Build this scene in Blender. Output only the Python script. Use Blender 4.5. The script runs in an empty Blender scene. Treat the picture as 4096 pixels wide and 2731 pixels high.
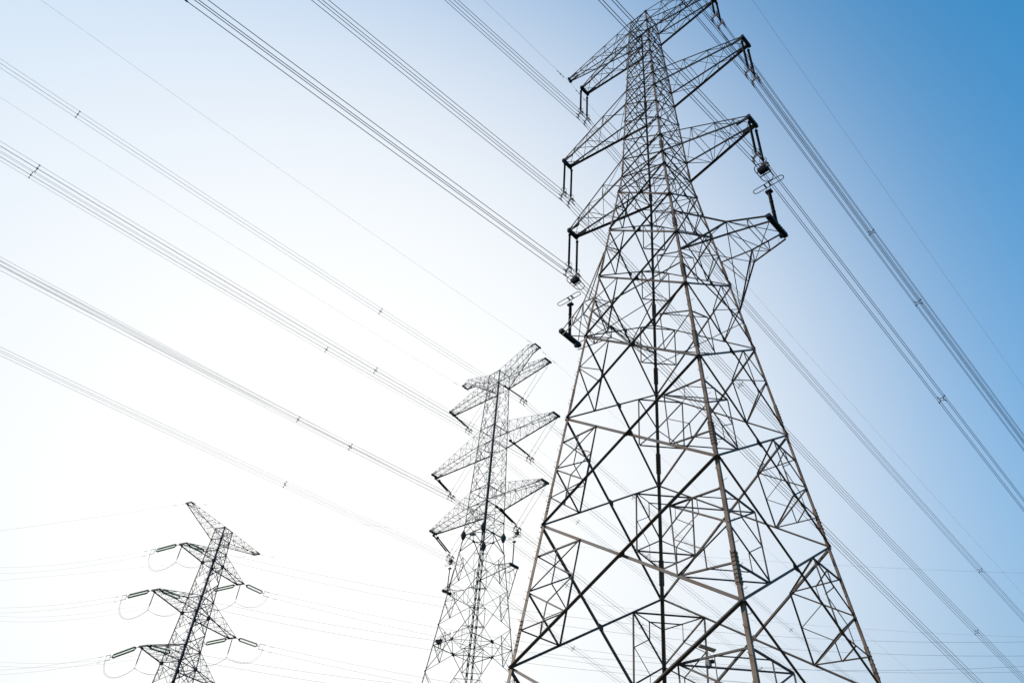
import bpy, math, random
from mathutils import Vector as V, Matrix
random.seed(7)
S = bpy.context.scene
COL = S.collection

# ------------------------------------------------------------------ camera
cam = bpy.data.cameras.new('camera')
cam.sensor_width = 36.0
cam.lens = 3336.576 / 4096 * 36
cam.shift_x = -50.0588 / 4096
cam.shift_y = -97.7743 / 4096
cam.clip_start = 0.1
cam.clip_end = 20000
camo = bpy.data.objects.new('camera', cam)
COL.objects.link(camo)
RX = V((0.738967, 0.671315, 0.057132)); RY = V((-0.429788, 0.535002, -0.727362)); RZ = V((-0.518855, 0.512942, 0.683872))
M = Matrix.Identity(4)
for i in range(3):
    M[i][0] = RX[i]; M[i][1] = -RY[i]; M[i][2] = -RZ[i]
M[0][3], M[1][3], M[2][3] = 16.6788, -26.7411, 1.65
camo.matrix_world = M
S.camera = camo

# ------------------------------------------------------------------ sky and sun
SUN_EL = math.radians(22.0)
SUN_AZ = math.radians(-118.0)                           # from +Y towards +X
SUN_DIR = V((math.sin(SUN_AZ) * math.cos(SUN_EL), math.cos(SUN_AZ) * math.cos(SUN_EL), math.sin(SUN_EL)))
world = bpy.data.worlds.new('World')
S.world = world
world.use_nodes = True
nt = world.node_tree
nt.nodes.clear()
sky = nt.nodes.new('ShaderNodeTexSky')
sky.sky_type = 'NISHITA'
sky.sun_disc = False
sky.sun_elevation = SUN_EL
sky.sun_rotation = SUN_AZ
sky.altitude = 20
sky.air_density = 1.0
sky.dust_density = 0.3
sky.ozone_density = 1.0
bg = nt.nodes.new('ShaderNodeBackground')
bg.inputs['Strength'].default_value = 0.10
wo = nt.nodes.new('ShaderNodeOutputWorld')
def wmath(op, a, b=None, c=None):
    n = nt.nodes.new('ShaderNodeMath'); n.operation = op
    for i, x in enumerate((a, b, c)):
        if x is None: continue
        if isinstance(x, (int, float)): n.inputs[i].default_value = x
        else: nt.links.new(x, n.inputs[i])
    return n.outputs[0]
# hazy air over the clear blue sky: a bright white bank of haze low in the west and a pale veil towards the horizon
tc = nt.nodes.new('ShaderNodeTexCoord')
def direction(az, el):
    az, el = math.radians(az), math.radians(el)
    return (math.sin(az) * math.cos(el), math.cos(az) * math.cos(el), math.sin(el))
def lobe(d, width, power, amount):               # optical thickness of haze falling off with the angle from d
    n = nt.nodes.new('ShaderNodeVectorMath'); n.operation = 'DOT_PRODUCT'
    nt.links.new(tc.outputs['Generated'], n.inputs[0]); n.inputs[1].default_value = d
    a = wmath('ARCCOSINE', n.outputs['Value'])
    return wmath('MULTIPLY', wmath('EXPONENT', wmath('MULTIPLY', wmath('POWER', wmath('DIVIDE', a, math.radians(width)), power), -1.0)), amount)
def cover(t): return wmath('SUBTRACT', 1.0, wmath('EXPONENT', wmath('MULTIPLY', t, -1.0)))
def wmixc(f, c1, c2, mode='MIX'):
    n = nt.nodes.new('ShaderNodeMix'); n.data_type = 'RGBA'; n.blend_type = mode
    for i, x in ((0, f), (6, c1), (7, c2)):
        if isinstance(x, (int, float)): n.inputs[i].default_value = x
        elif isinstance(x, tuple): n.inputs[i].default_value = (*x, 1)
        else: nt.links.new(x, n.inputs[i])
    return n.outputs[2]
sx = nt.nodes.new('ShaderNodeSeparateXYZ'); nt.links.new(tc.outputs['Generated'], sx.inputs[0])
veil = cover(wmath('MULTIPLY', wmath('EXPONENT', wmath('MULTIPLY', wmath('MAXIMUM', sx.outputs['Z'], 0.0), -1 / 0.1707)), 8.0))
bank = direction(-58.4, 27.8)
clear = wmixc(1.0, sky.outputs[0], (0.3012, 2.3825, 3.158), 'MULTIPLY')
c = wmixc(veil, clear, (3.0, 4.017, 5.0))
c = wmixc(cover(lobe(tuple(SUN_DIR), 33.0, 2.0, 2.2)), c, (7.3, 7.8, 8.05))
white = wmixc(wmath('MINIMUM', lobe(bank, 18.0, 2.0, 1.0), 1.0), (9.65, 9.8, 9.9), (11.6, 11.45, 11.05))
hazy = wmixc(cover(lobe(bank, 30.0, 2.85, 2.98)), c, white)
nt.links.new(hazy, bg.inputs[0])
nt.links.new(bg.outputs[0], wo.inputs[0])
sl = bpy.data.lights.new('sun', 'SUN')
sl.energy = 5.0
sl.angle = math.radians(0.5)
sl.color = (1.0, 0.90, 0.78)
so = bpy.data.objects.new('sun', sl)
so.rotation_euler = (-SUN_DIR).to_track_quat('-Z', 'Y').to_euler()
COL.objects.link(so)
S.view_settings.view_transform = 'Standard'
S.view_settings.look = 'None'
S.view_settings.gamma = 1
S.view_settings.use_curve_mapping = False
S.view_settings.exposure = 0.0
S.render.engine = 'CYCLES'
S.cycles.max_bounces = 4

# ------------------------------------------------------------------ materials
def material(name, base, dirt=None, amount=0.5, scale=1.2, rough=0.6, metal=0.0, vary=0.25, fine=14.0, spec=0.4, trans=0.0):
    m = bpy.data.materials.new(name)
    m.use_nodes = True
    n = m.node_tree.nodes; l = m.node_tree.links
    b = n['Principled BSDF']
    b.inputs['Roughness'].default_value = rough
    b.inputs['Metallic'].default_value = metal
    b.inputs['Specular IOR Level'].default_value = spec
    if trans: b.inputs['Transmission Weight'].default_value = trans
    tc = n.new('ShaderNodeTexCoord')
    nz = n.new('ShaderNodeTexNoise'); nz.inputs['Scale'].default_value = scale; nz.inputs['Detail'].default_value = 6
    l.new(tc.outputs['Object'], nz.inputs['Vector'])
    rp = n.new('ShaderNodeValToRGB')
    rp.color_ramp.elements[0].position = 0.62 - amount * 0.3
    rp.color_ramp.elements[1].position = 0.74 - amount * 0.2
    l.new(nz.outputs['Fac'], rp.inputs[0])
    mx = n.new('ShaderNodeMix'); mx.data_type = 'RGBA'
    mx.inputs[6].default_value = (*base, 1); mx.inputs[7].default_value = (*(dirt or base), 1)
    l.new(rp.outputs[0], mx.inputs[0])
    n2 = n.new('ShaderNodeTexNoise'); n2.inputs['Scale'].default_value = fine; n2.inputs['Detail'].default_value = 4
    l.new(tc.outputs['Object'], n2.inputs['Vector'])
    oi = n.new('ShaderNodeObjectInfo')
    ma = n.new('ShaderNodeMath'); ma.operation = 'MULTIPLY_ADD'
    l.new(oi.outputs['Random'], ma.inputs[0]); ma.inputs[1].default_value = vary * 2; ma.inputs[2].default_value = 0.75 - vary
    mb = n.new('ShaderNodeMath'); mb.operation = 'MULTIPLY_ADD'
    l.new(n2.outputs['Fac'], mb.inputs[0]); mb.inputs[1].default_value = 0.5; l.new(ma.outputs[0], mb.inputs[2])
    hs = n.new('ShaderNodeHueSaturation')
    l.new(mx.outputs[2], hs.inputs['Color']); l.new(mb.outputs[0], hs.inputs['Value'])
    l.new(hs.outputs[0], b.inputs['Base Color'])
    return m

M_LEG = material('weathered_leg_steel', (0.165, 0.122, 0.092), (0.105, 0.055, 0.028), 0.8, 1.6, 0.62, 0.05, 0.10)
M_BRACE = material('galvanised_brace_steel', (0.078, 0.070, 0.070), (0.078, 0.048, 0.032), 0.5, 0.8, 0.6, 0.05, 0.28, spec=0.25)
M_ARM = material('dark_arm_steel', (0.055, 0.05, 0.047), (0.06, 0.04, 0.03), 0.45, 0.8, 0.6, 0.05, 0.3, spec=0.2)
M_STEEL2 = material('blue_grey_pylon_steel', (0.036, 0.056, 0.060), (0.048, 0.052, 0.048), 0.35, 0.9, 0.6, 0.05, 0.3, spec=0.15)  # base lifted towards green, putting haze over this pylon into the colour
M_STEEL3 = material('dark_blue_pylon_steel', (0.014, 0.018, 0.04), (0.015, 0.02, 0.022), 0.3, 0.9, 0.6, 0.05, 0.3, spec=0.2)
M_PLATE = material('galvanised_plate', (0.10, 0.09, 0.082), (0.06, 0.045, 0.035), 0.4, 3.0, 0.55, 0.1, 0.15)
M_WIRE = material('weathered_conductor', (0.010, 0.014, 0.085), (0.010, 0.014, 0.06), 0.4, 0.5, 0.6, 0.0, 0.1, spec=0.2)
M_WIRE3 = material('glare_paled_conductor', (0.22, 0.20, 0.17), (0.16, 0.15, 0.12), 0.4, 0.5, 0.6, 0.1, 0.1)  # paler copy of the wire colour, with the sky glare put into it
M_RUBBER = material('black_silicone_rubber', (0.006, 0.006, 0.009), (0.01, 0.01, 0.012), 0.4, 4.0, 0.6, 0.0, 0.1, spec=0.12)
M_DARK = material('dark_fitting_metal', (0.010, 0.011, 0.018), (0.015, 0.012, 0.01), 0.4, 4.0, 0.55, 0.05, 0.15, spec=0.15)
M_GLASS = material('green_glass_disc', (0.40, 0.56, 0.32), (0.32, 0.42, 0.24), 0.4, 6.0, 0.3, 0.0, 0.15)
def translucent(m, f):                           # toughened glass lets light through
    n = m.node_tree.nodes; l = m.node_tree.links
    t = n.new('ShaderNodeBsdfTranslucent'); x = n.new('ShaderNodeMixShader'); x.inputs[0].default_value = f
    b = n['Principled BSDF']; l.new(b.inputs['Base Color'].links[0].from_socket, t.inputs[0])
    l.new(b.outputs[0], x.inputs[1]); l.new(t.outputs[0], x.inputs[2]); l.new(x.outputs[0], n['Material Output'].inputs[0])
translucent(M_GLASS, 0.55)
M_CAP = material('disc_cap_iron', (0.06, 0.06, 0.055), (0.08, 0.05, 0.03), 0.4, 6.0, 0.6, 0.2, 0.1)
M_CONC = material('concrete', (0.32, 0.31, 0.29), (0.22, 0.21, 0.19), 0.5, 2.0, 0.9)
M_PV = material('solar_glass', (0.01, 0.015, 0.035), (0.012, 0.015, 0.03), 0.3, 3.0, 0.15)
M_PVBACK = material('solar_backsheet', (0.42, 0.36, 0.34), (0.30, 0.22, 0.16), 0.5, 3.0, 0.6)
M_BOX = material('grey_plastic_case', (0.14, 0.16, 0.16), (0.10, 0.10, 0.10), 0.4, 6.0, 0.5)
M_FLAG = material('tan_cloth', (0.42, 0.30, 0.17), (0.30, 0.2, 0.1), 0.4, 6.0, 0.9)
M_SOIL = material('grassy_soil', (0.05, 0.055, 0.025), (0.08, 0.065, 0.04), 0.5, 0.06, 0.95, fine=1.5)

# ------------------------------------------------------------------ mesh helpers
class MB:
    def __init__(s): s.v = []; s.f = []
    def add(s, vs, fs):
        o = len(s.v); s.v += [tuple(p) for p in vs]; s.f += [tuple(i + o for i in f) for f in fs]
    def box(s, c, x, y, z):                      # centre and three half-extent vectors
        c, x, y, z = V(c), V(x), V(y), V(z)
        vs = [c + a * x + b * y + d * z for a in (-1, 1) for b in (-1, 1) for d in (-1, 1)]
        s.add(vs, [(0, 1, 3, 2), (4, 6, 7, 5), (0, 4, 5, 1), (2, 3, 7, 6), (0, 2, 6, 4), (1, 5, 7, 3)])
    def angle(s, A, B, w, t, n, flip=False, low=False):     # L-section from A to B, one flange in the plane whose normal is n
        A, B, n = V(A), V(B), V(n)
        d = (B - A)
        if d.length < 1e-4: return
        d.normalize()
        u = n.cross(d)
        if u.length < 1e-3: u = d.orthogonal()
        u.normalize(); n = d.cross(u)
        if flip: u = -u
        if low and u.z < 0: u = -u
        pr = [(0, 0), (w, 0), (w, t), (t, t), (t, w), (0, w)]
        vs = []
        for P in (A, B):
            for a, b in pr: vs.append(P + u * (a - w * 0.5) - n * b)
        fs = [(i, (i + 1) % 6, (i + 1) % 6 + 6, i + 6) for i in range(6)] + [(5, 4, 3, 2, 1, 0), (6, 7, 8, 9, 10, 11)]
        s.add(vs, fs)
    def tube(s, pts, r, n=6, closed=False, r2=None):
        pts = [V(p) for p in pts]; m = len(pts); o = len(s.v); up = None
        for i, p in enumerate(pts):
            a = pts[(i - 1) % m] if (closed or i > 0) else p
            b = pts[(i + 1) % m] if (closed or i < m - 1) else p
            d = (b - a).normalized()
            if up is None: up = d.orthogonal().normalized()
            up = (up - d * up.dot(d)).normalized(); q = d.cross(up)
            rr = r if r2 is None else r + (r2 - r) * i / max(1, m - 1)
            for k in range(n):
                an = 2 * math.pi * k / n
                s.v.append(tuple(p + (up * math.cos(an) + q * math.sin(an)) * rr))
        for i in range(m if closed else m - 1):
            for k in range(n):
                a, b = o + i * n, o + ((i + 1) % m) * n
                s.f.append((a + k, a + (k + 1) % n, b + (k + 1) % n, b + k))
        if not closed:
            s.f.append(tuple(o + k for k in reversed(range(n)))); s.f.append(tuple(o + (m - 1) * n + k for k in range(n)))
    def lathe(s, prof, A, d, n=10):              # prof = (distance along d, radius)
        A, d = V(A), V(d).normalized(); u = d.orthogonal().normalized(); q = d.cross(u); o = len(s.v)
        for h, r in prof:
            for k in range(n):
                an = 2 * math.pi * k / n
                s.v.append(tuple(A + d * h + (u * math.cos(an) + q * math.sin(an)) * max(r, 1e-4)))
        for i in range(len(prof) - 1):
            for k in range(n):
                a, b = o + i * n, o + (i + 1) * n
                s.f.append((a + k, a + (k + 1) % n, b + (k + 1) % n, b + k))
        s.f.append(tuple(o + k for k in reversed(range(n)))); s.f.append(tuple(o + (len(prof) - 1) * n + k for k in range(n)))
    def prism(s, poly, t):                       # planar polygon (3-D points) and thickness vector
        t = V(t); k = len(poly); P = [V(p) for p in poly]
        s.add([p - t for p in P] + [p + t for p in P],
              [tuple(range(k)), tuple(range(2 * k - 1, k - 1, -1))] + [(i, i + k, (i + 1) % k + k, (i + 1) % k) for i in range(k)])
    def build(s, name, mat, parent=None, smooth=False):
        me = bpy.data.meshes.new(name)
        me.from_pydata(s.v, [], s.f); me.materials.append(mat)
        if smooth:
            for p in me.polygons: p.use_smooth = True
        return link(name, me, parent)

def link(name, data, parent=None):
    o = bpy.data.objects.new(name, data); COL.objects.link(o)
    if parent is not None: o.parent = parent
    return o
def thing(name, label, cat, loc=(0, 0, 0), rz=0.0, group=None):
    o = link(name, None); o.location = loc; o.rotation_euler = (0, 0, rz)
    o.empty_display_size = 0.3
    o['label'] = label; o['category'] = cat
    if group: o['group'] = group
    return o
def part(name, parent):                          # an Empty that is a part and carries sub-parts
    o = link(name, None, parent); o.empty_display_size = 0.3
    return o
def copy_tree(src, parent=None):
    c = src.copy(); COL.objects.link(c)
    if parent is not None: c.parent = parent
    for ch in list(src.children): copy_tree(ch, c)
    return c
def one(name, mat, parent, fn, smooth=False):
    b = MB(); fn(b); return b.build(name, mat, parent, smooth)
def bar(name, parent, A, B, w, n, mat, flip=False, t=None, low=False):
    return one(name, mat, parent, lambda b: b.angle(A, B, w, t or max(0.008, w * 0.11), n, flip, low))
def mid(a, b, t=0.5): return V(a) * (1 - t) + V(b) * t
def racetrack(c, ax, ay, L, Wd, k=8):            # closed ring: half length L along ax, half width Wd along ay
    c, ax, ay = V(c), V(ax), V(ay); pts = []
    for sgn in (1, -1):
        for i in range(k + 1):
            an = -math.pi / 2 + math.pi * i / k
            pts.append(c + ax * sgn * (L - Wd + Wd * math.cos(an)) + ay * sgn * Wd * math.sin(an))
    return pts

# ------------------------------------------------------------------ ground
def ground():
    b = MB(); n = 24; R0 = 6000.0
    cs = sorted(set([-R0, -3000, -1500, -800, -400] + [-200 + 25 * i for i in range(17)] + [400, 800, 1500, 3000, R0]))
    k = len(cs)
    for y in cs:
        for x in cs:
            h = 0.0
            if abs(x) > 60 or abs(y) > 60: h = 0.25 * math.sin(x * 0.031) * math.cos(y * 0.027)
            b.v.append((x, y, h - 0.02))
    for j in range(k - 1):
        for i in range(k - 1): b.f.append((j * k + i, j * k + i + 1, (j + 1) * k + i + 1, (j + 1) * k + i))
    o = b.build('ground', M_SOIL, None, True); o['kind'] = 'structure'
ground()

# ------------------------------------------------------------------ lattice pylon
SG = {'L': (-1, -1), 'F': (1, -1), 'R': (1, 1), 'B': (-1, 1)}
FACES = [('L', 'F', (0, -1, 0)), ('F', 'R', (1, 0, 0)), ('R', 'B', (0, 1, 0)), ('B', 'L', (-1, 0, 0))]

class Pylon:
    def __init__(s, root, wfun, mleg, mbrace, marm):
        s.root = root; s.w = wfun; s.mleg = mleg; s.mb = mbrace; s.ma = marm; s.small = MB(); s.red = []
    def pt(s, q, z, off=0.0):
        w = s.w(z) - off; return V((SG[q][0] * w, SG[q][1] * w, z))
    def face(s, a, b, n, za, zb, wd, style, rw=0.06, tie=True):
        n = V(n); o1 = n * -0.035; o2 = n * 0.006
        A0, B0, A1, B1 = s.pt(a, za), s.pt(b, za), s.pt(a, zb), s.pt(b, zb)
        outer, inner = ((A0, B1), (B0, A1)) if (a, b) in (('L', 'F'), ('B', 'L')) else ((B0, A1), (A0, B1))
        bar('diagonal_brace', s.root, outer[0] + o2, outer[1] + o2, wd * (1.0 if n.y < -0.5 else 0.58), -n, s.mb, low=True)     # outstanding flange on the outside, along the lower edge
        bar('diagonal_brace', s.root, inner[0] + o1, inner[1] + o1, wd * (0.66 if n.y < -0.5 else 0.58), n, s.mb, low=True)
        w0, w1 = s.w(za), s.w(zb); t = w0 / (w0 + w1); Mx = A0.lerp(B1, t)
        if style == 0: return Mx
        for q, lo, hi in ((a, A0, A1), (b, B0, B1)):
            P, Q = mid(hi, Mx), mid(lo, Mx)
            zm = (za + zb) / 2 if style == 2 else za + (zb - za) * 0.60
            N = s.pt(q, zm); o3 = n * -0.06
            def rb(X, Y, w=rw): s.red.append((X + o3, Y + o3, w, n))
            rb(N, P); rb(N, Q); rb(P, Q)
            if style == 2:
                U, D = s.pt(q, zm + (zb - zm) * 0.52), s.pt(q, za + (zm - za) * 0.48)
                rb(U, P); rb(D, Q)
                for X, Y in ((mid(N, P), mid(P, Q)), (mid(N, Q), mid(P, Q)), (mid(U, P), mid(N, P)), (mid(D, Q), mid(N, Q))):
                    s.small.angle(X + o3, Y + o3, rw * 0.6, 0.006, n)
        return Mx
    def corner_ties(s, za, zb, rw, style):
        for q in SG:
            fs = [f for f in FACES if q in f[:2]]
            pq = []
            for a, b, n in fs:
                r = b if a == q else a
                t = s.w(za) / (s.w(za) + s.w(zb)); Mx = s.pt(q, za).lerp(s.pt(r, zb), t)
                pq.append((mid(s.pt(q, zb), Mx) - V(n) * 0.07, mid(s.pt(q, za), Mx) - V(n) * 0.07))
            s.red.append((pq[0][0], pq[1][0], rw, V((0, 0, 1)))); s.red.append((pq[0][1], pq[1][1], rw, V((0, 0, 1))))
            if style == 2:
                for e, zf in ((0, 0.76), (1, 0.24)):
                    U = s.pt(q, za + (zb - za) * zf)
                    s.small.angle(mid(U, pq[0][e]), mid(U, pq[1][e]), rw * 0.7, 0.006, (0, 0, 1))
    def flush(s, keep=300):
        s.red.sort(key=lambda r: -(r[0] - r[1]).length)
        for A, B, w, n in s.red[:keep]:
            d = (B - A) if B.z > A.z else (A - B); n = V(n)
            tv = V((1, 0, 0)) if abs(n.y) > 0.5 else V((0, -1, 0))
            if abs(n.z) < 0.5 and d.dot(tv) > 0 and d.z > 0.1: n = -n
            bar('redundant_brace', s.root, A, B, w, n, s.mb, low=True)
        for A, B, w, n in s.red[keep:]: s.small.angle(A, B, w, 0.007, n)
        if s.small.v:
            o = s.small.build('small_braces', s.mb, s.root); o['kind'] = 'stuff'
    def ring(s, z, wd, plan=True, name='horizontal_strut', pw=None):
        for a, b, n in FACES:
            o = V(n) * -0.03
            bar(name, s.root, s.pt(a, z) + o, s.pt(b, z) + o, wd, n, s.mb)
        if plan:
            m = [mid(s.pt(a, z), s.pt(b, z)) + V((0, 0, -0.03)) for a, b, n in FACES]
            for i in range(4): bar('plan_brace', s.root, m[i], m[(i + 1) % 4], pw or wd * 0.7, (0, 0, 1), s.mb)
    def panels(s, zs, wd, style=0, rw=0.05, hor=0.0, vert=0.0):
        for za, zb in zip(zs, zs[1:]):
            for a, b, n in FACES:
                Mx = s.face(a, b, n, za, zb, wd, style, rw)
                if vert:
                    nn = V(n) * -0.05
                    s.small.angle(Mx + nn, mid(s.pt(a, zb), s.pt(b, zb)) + nn, vert, 0.006, n)
                    for q in (a, b):
                        s.small.angle(s.pt(q, (za + zb) / 2) + nn, mid(s.pt(q, zb), Mx) + nn, vert, 0.006, n)
            if style: s.corner_ties(za, zb, rw, style)
            if hor: s.ring(zb, hor, False, 'belt_strut')
    def legs(s, zs, w0, w1, t=0.02):
        objs = {}
        for q, (sx, sy) in SG.items():
            b = MB(); prev = None; H = zs[-1] - zs[0]
            for z in zs:
                w = w0 + (w1 - w0) * (z - zs[0]) / H; P = s.pt(q, z)
                pr = [(0, 0), (w, 0), (w, t), (t, t), (t, w), (0, w)]
                ring = [(P.x - sx * a, P.y - sy * c, z) for a, c in pr]
                o = len(b.v); b.v += ring
                if prev is not None: b.f += [(prev + i, prev + (i + 1) % 6, o + (i + 1) % 6, o + i) for i in range(6)]
                else: b.f.append((5, 4, 3, 2, 1, 0))
                prev = o
            b.f.append(tuple(prev + i for i in range(6)))
            objs[q] = b.build('leg', s.mleg, s.root)
        return objs
    def footings(s, size):
        for q in SG:
            P = s.pt(q, 0)
            one('concrete_footing', M_CONC, s.root, lambda b: b.box((P.x, P.y, 0.12), (size, 0, 0), (0, size, 0), (0, 0, 0.3)))
    def arm(s, side, zl, zu, L, zt, ty, h, ts, wl, wu, wb, name='cross_arm', tip=0.09, bends=None):
        A = part(name, s.root)
        near, far = ('F', 'R') if side > 0 else ('L', 'B')
        root = {'ln': s.pt(near, zl), 'lf': s.pt(far, zl), 'un': s.pt(near, zu), 'uf': s.pt(far, zu)}
        end = {'ln': V((side * L, -ty, zt)), 'lf': V((side * L, ty, zt)), 'un': V((side * L, -ty, zt + h)), 'uf': V((side * L, ty, zt + h))}
        def at(k, t):
            if bends and k in bends:
                tb, P = bends[k]
                return root[k].lerp(P, t / tb) if t <= tb else P.lerp(end[k], (t - tb) / (1 - tb))
            return root[k].lerp(end[k], t)
        nn = {'ln': (0, -1, 0), 'lf': (0, 1, 0), 'un': (0, -1, 0), 'uf': (0, 1, 0)}
        for k in root:
            b = MB(); w = wl if k[0] == 'l' else wu
            cut = [0, 1] if not (bends and k in bends) else [0, bends[k][0], 1]
            for t0, t1 in zip(cut, cut[1:]): b.angle(at(k, t0), at(k, t1), w, w * 0.11, nn[k], (side > 0) ^ (k[1] == 'f'))
            b.build('chord', s.ma, A)
        pt = None; up = V((0, 0, 1)); e = V((0, 0.02, 0))
        for i, t in enumerate(list(ts) + [1.0]):
            P = {k: at(k, t) for k in root}
            if t < 1:
                bar('arm_strut', A, P['ln'], P['lf'], wb, up, s.ma)
                bar('arm_strut', A, P['un'], P['uf'], wb, up, s.ma)
                bar('arm_strut', A, P['ln'] + e, P['un'] + e, wb, (0, -1, 0), s.ma)
                bar('arm_strut', A, P['lf'] - e, P['uf'] - e, wb, (0, 1, 0), s.ma)
            Q = pt or root
            if i % 2 == 0: prs = (('ln', 'lf', 0), ('uf', 'un', 0), ('un', 'ln', 1), ('uf', 'lf', -1))
            else: prs = (('lf', 'ln', 0), ('un', 'uf', 0), ('ln', 'un', 1), ('lf', 'uf', -1))
            for a, b_, m in prs:
                if t < 1 or m == 0 or i == 0:
                    bar('arm_brace', A, Q[a] + e * m * 1.6 - up * (0.02 if m == 0 else 0), P[b_] + e * m * 1.6 - up * (0.02 if m == 0 else 0), wb * 0.9, up if m == 0 else (0, -m, 0), s.ma)
            pt = P
        def plate(b):
            b.box((side * (L - 0.02), 0, zt + h * 0.5 - 0.02), (tip, 0, 0), (0, ty + 0.10, 0), (0, 0, h * 0.5 + 0.04))
            for y in (-ty, ty):
                b.box((side * (L - 0.42), y, zt + h * 0.55), (0.42, 0, 0), (0, 0.012, 0), (0, 0, h * 0.4 + 0.05))
        one('tip_plate', M_DARK if s.ma is M_ARM else s.ma, A, plate)
        return A, at

# ================================================================== pylon 1 : the big one
Z1 = [6.9, 13.044, 18.853, 24.328, 29.425, 33.814, 37.64, 41.121, 42.589, 44.429, 50.625, 52.297, 58.757, 60.405, 61.9]
def w1(z):
    return 1.5 + 0.112527 * (42.589 - z) if z < 42.589 else 1.5 - 0.03964 * (z - 42.589)
P1 = thing('lattice_pylon', 'huge lattice pylon with rust stained legs and black rod insulators', 'pylon', group='lattice pylons')
T1 = Pylon(P1, w1, M_LEG, M_BRACE, M_ARM)
legs1 = T1.legs([0, 13, 24.3, 33.8, 42.589, 52, 61.95], 0.150, 0.085)
T1.footings(0.7)
T1.panels([0.25, 6.9], 0.15, 2, 0.065)
T1.panels([6.9, 13.044, 18.853], 0.155, 2, 0.06)
T1.panels([18.853, 24.328], 0.14, 2, 0.055)
T1.panels([24.328, 29.425], 0.13, 1, 0.05)
T1.panels([29.425, 33.814, 37.64, 41.121], 0.115, 1, 0.045)
T1.panels([41.121, 42.589], 0.09, 0)
T1.panels([42.589, 44.429], 0.09, 0)
def split(a, b, n): return [a + (b - a) * i / n for i in range(n + 1)]
T1.panels(split(44.429, 50.625, 3), 0.082, 0, hor=0.036, vert=0.028)
T1.panels([50.625, 52.297], 0.08, 0, vert=0.028)
T1.panels(split(52.297, 58.757, 4), 0.076, 0, hor=0.034, vert=0.026)
T1.panels([58.757, 60.405, 61.9], 0.072, 0, hor=0.034, vert=0.026)
for z in (41.121, 42.589, 44.429, 50.625, 52.297, 58.757, 60.405, 61.9): T1.ring(z, 0.055, pw=0.035)
T1.ring(31.2, 0.05, False)
for side in (-1, 1):
    T1.arm(side, 42.589, 44.429, 6.58, 42.32, 0.36, 0.2, (0.36, 0.62, 0.82), 0.12, 0.075, 0.034)
    T1.arm(side, 50.625, 52.297, 7.298, 50.40, 0.36, 0.2, (0.36, 0.62, 0.82), 0.12, 0.075, 0.034)
    T1.arm(side, 58.757, 60.405, 5.762, 58.40, 0.36, 0.2, (0.28, 0.54, 0.78), 0.115, 0.07, 0.034)
    T1.arm(side, 60.405, 61.9, 7.324, 61.66, 0.13, 0.16, (0.2, 0.4, 0.6, 0.8), 0.065, 0.055, 0.032, tip=0.05)
T1.flush()
# gusset plates at the crossings of the lower panels
for za, zb in zip(Z1[0:7], Z1[1:8]):
    for a, b, n in FACES:
        t = w1(za) / (w1(za) + w1(zb)); X = T1.pt(a, za).lerp(T1.pt(b, zb), t) - V(n) * 0.015
        tv = V(n).cross(V((0, 0, 1)))
        one('gusset_plate', M_BRACE, P1, lambda q: q.box(X, tv * 0.17, V((0, 0, 0.11)), V(n) * 0.009))
# bolted splice plates on the legs
def splice(q, z0, ln):
    sx, sy = SG[q]
    for ax in (0, 1):
        b = MB(); P, Q = T1.pt(q, z0), T1.pt(q, z0 + ln); d = (Q - P).normalized()
        f = V((-sx, 0, 0)) if ax == 0 else V((0, -sy, 0)); n = V((0, sy, 0)) if ax == 0 else V((sx, 0, 0))
        w = 0.16 - 0.03 * z0 / 60
        c = mid(P, Q) + f * (w * 0.5 + 0.012) + n * 0.006
        b.box(c, d * ln * 0.5, f * w * 0.48, n * 0.008)
        k = max(4, int(ln / 0.14))
        for i in range(k):
            for e in (-0.24, 0.24):
                b.box(c + d * (ln * ((i + 0.5) / k - 0.5)) + f * w * e + n * 0.02, d * 0.016, f * 0.016, n * 0.018)
        b.build('splice_plate', M_LEG, P1)
for z0, ln in ((7.4, 1.3), (13.6, 1.25), (19.4, 1.2), (24.9, 1.1), (30.0, 1.0), (34.3, 0.9), (43.0, 0.8), (52.6, 0.7)):
    for q in SG: splice(q, z0, ln)
# step bolts up two of the legs (hooked rods)
sb = MB(); sb.tube([(0, 0, 0), (0.12, 0, 0.0), (0.155, 0, 0.02), (0.175, 0, 0.055)], 0.009, 5)
sbm = bpy.data.meshes.new('step_bolt'); sbm.from_pydata(sb.v, [], sb.f); sbm.materials.append(M_DARK)
for q in ('F', 'L'):
    sx, sy = SG[q]; z = 10.0; k = 0
    while z < 60.5:
        P = T1.pt(q, z); o = link('step_bolt', sbm, legs1[q])
        if k % 2: o.location = (P.x - sx * 0.07, P.y, z); o.rotation_euler = (0, 0, math.atan2(sy, 0) )
        else: o.location = (P.x, P.y - sy * 0.07, z); o.rotation_euler = (0, 0, 0 if sx > 0 else math.pi)
        z += 0.43; k += 1
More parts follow.
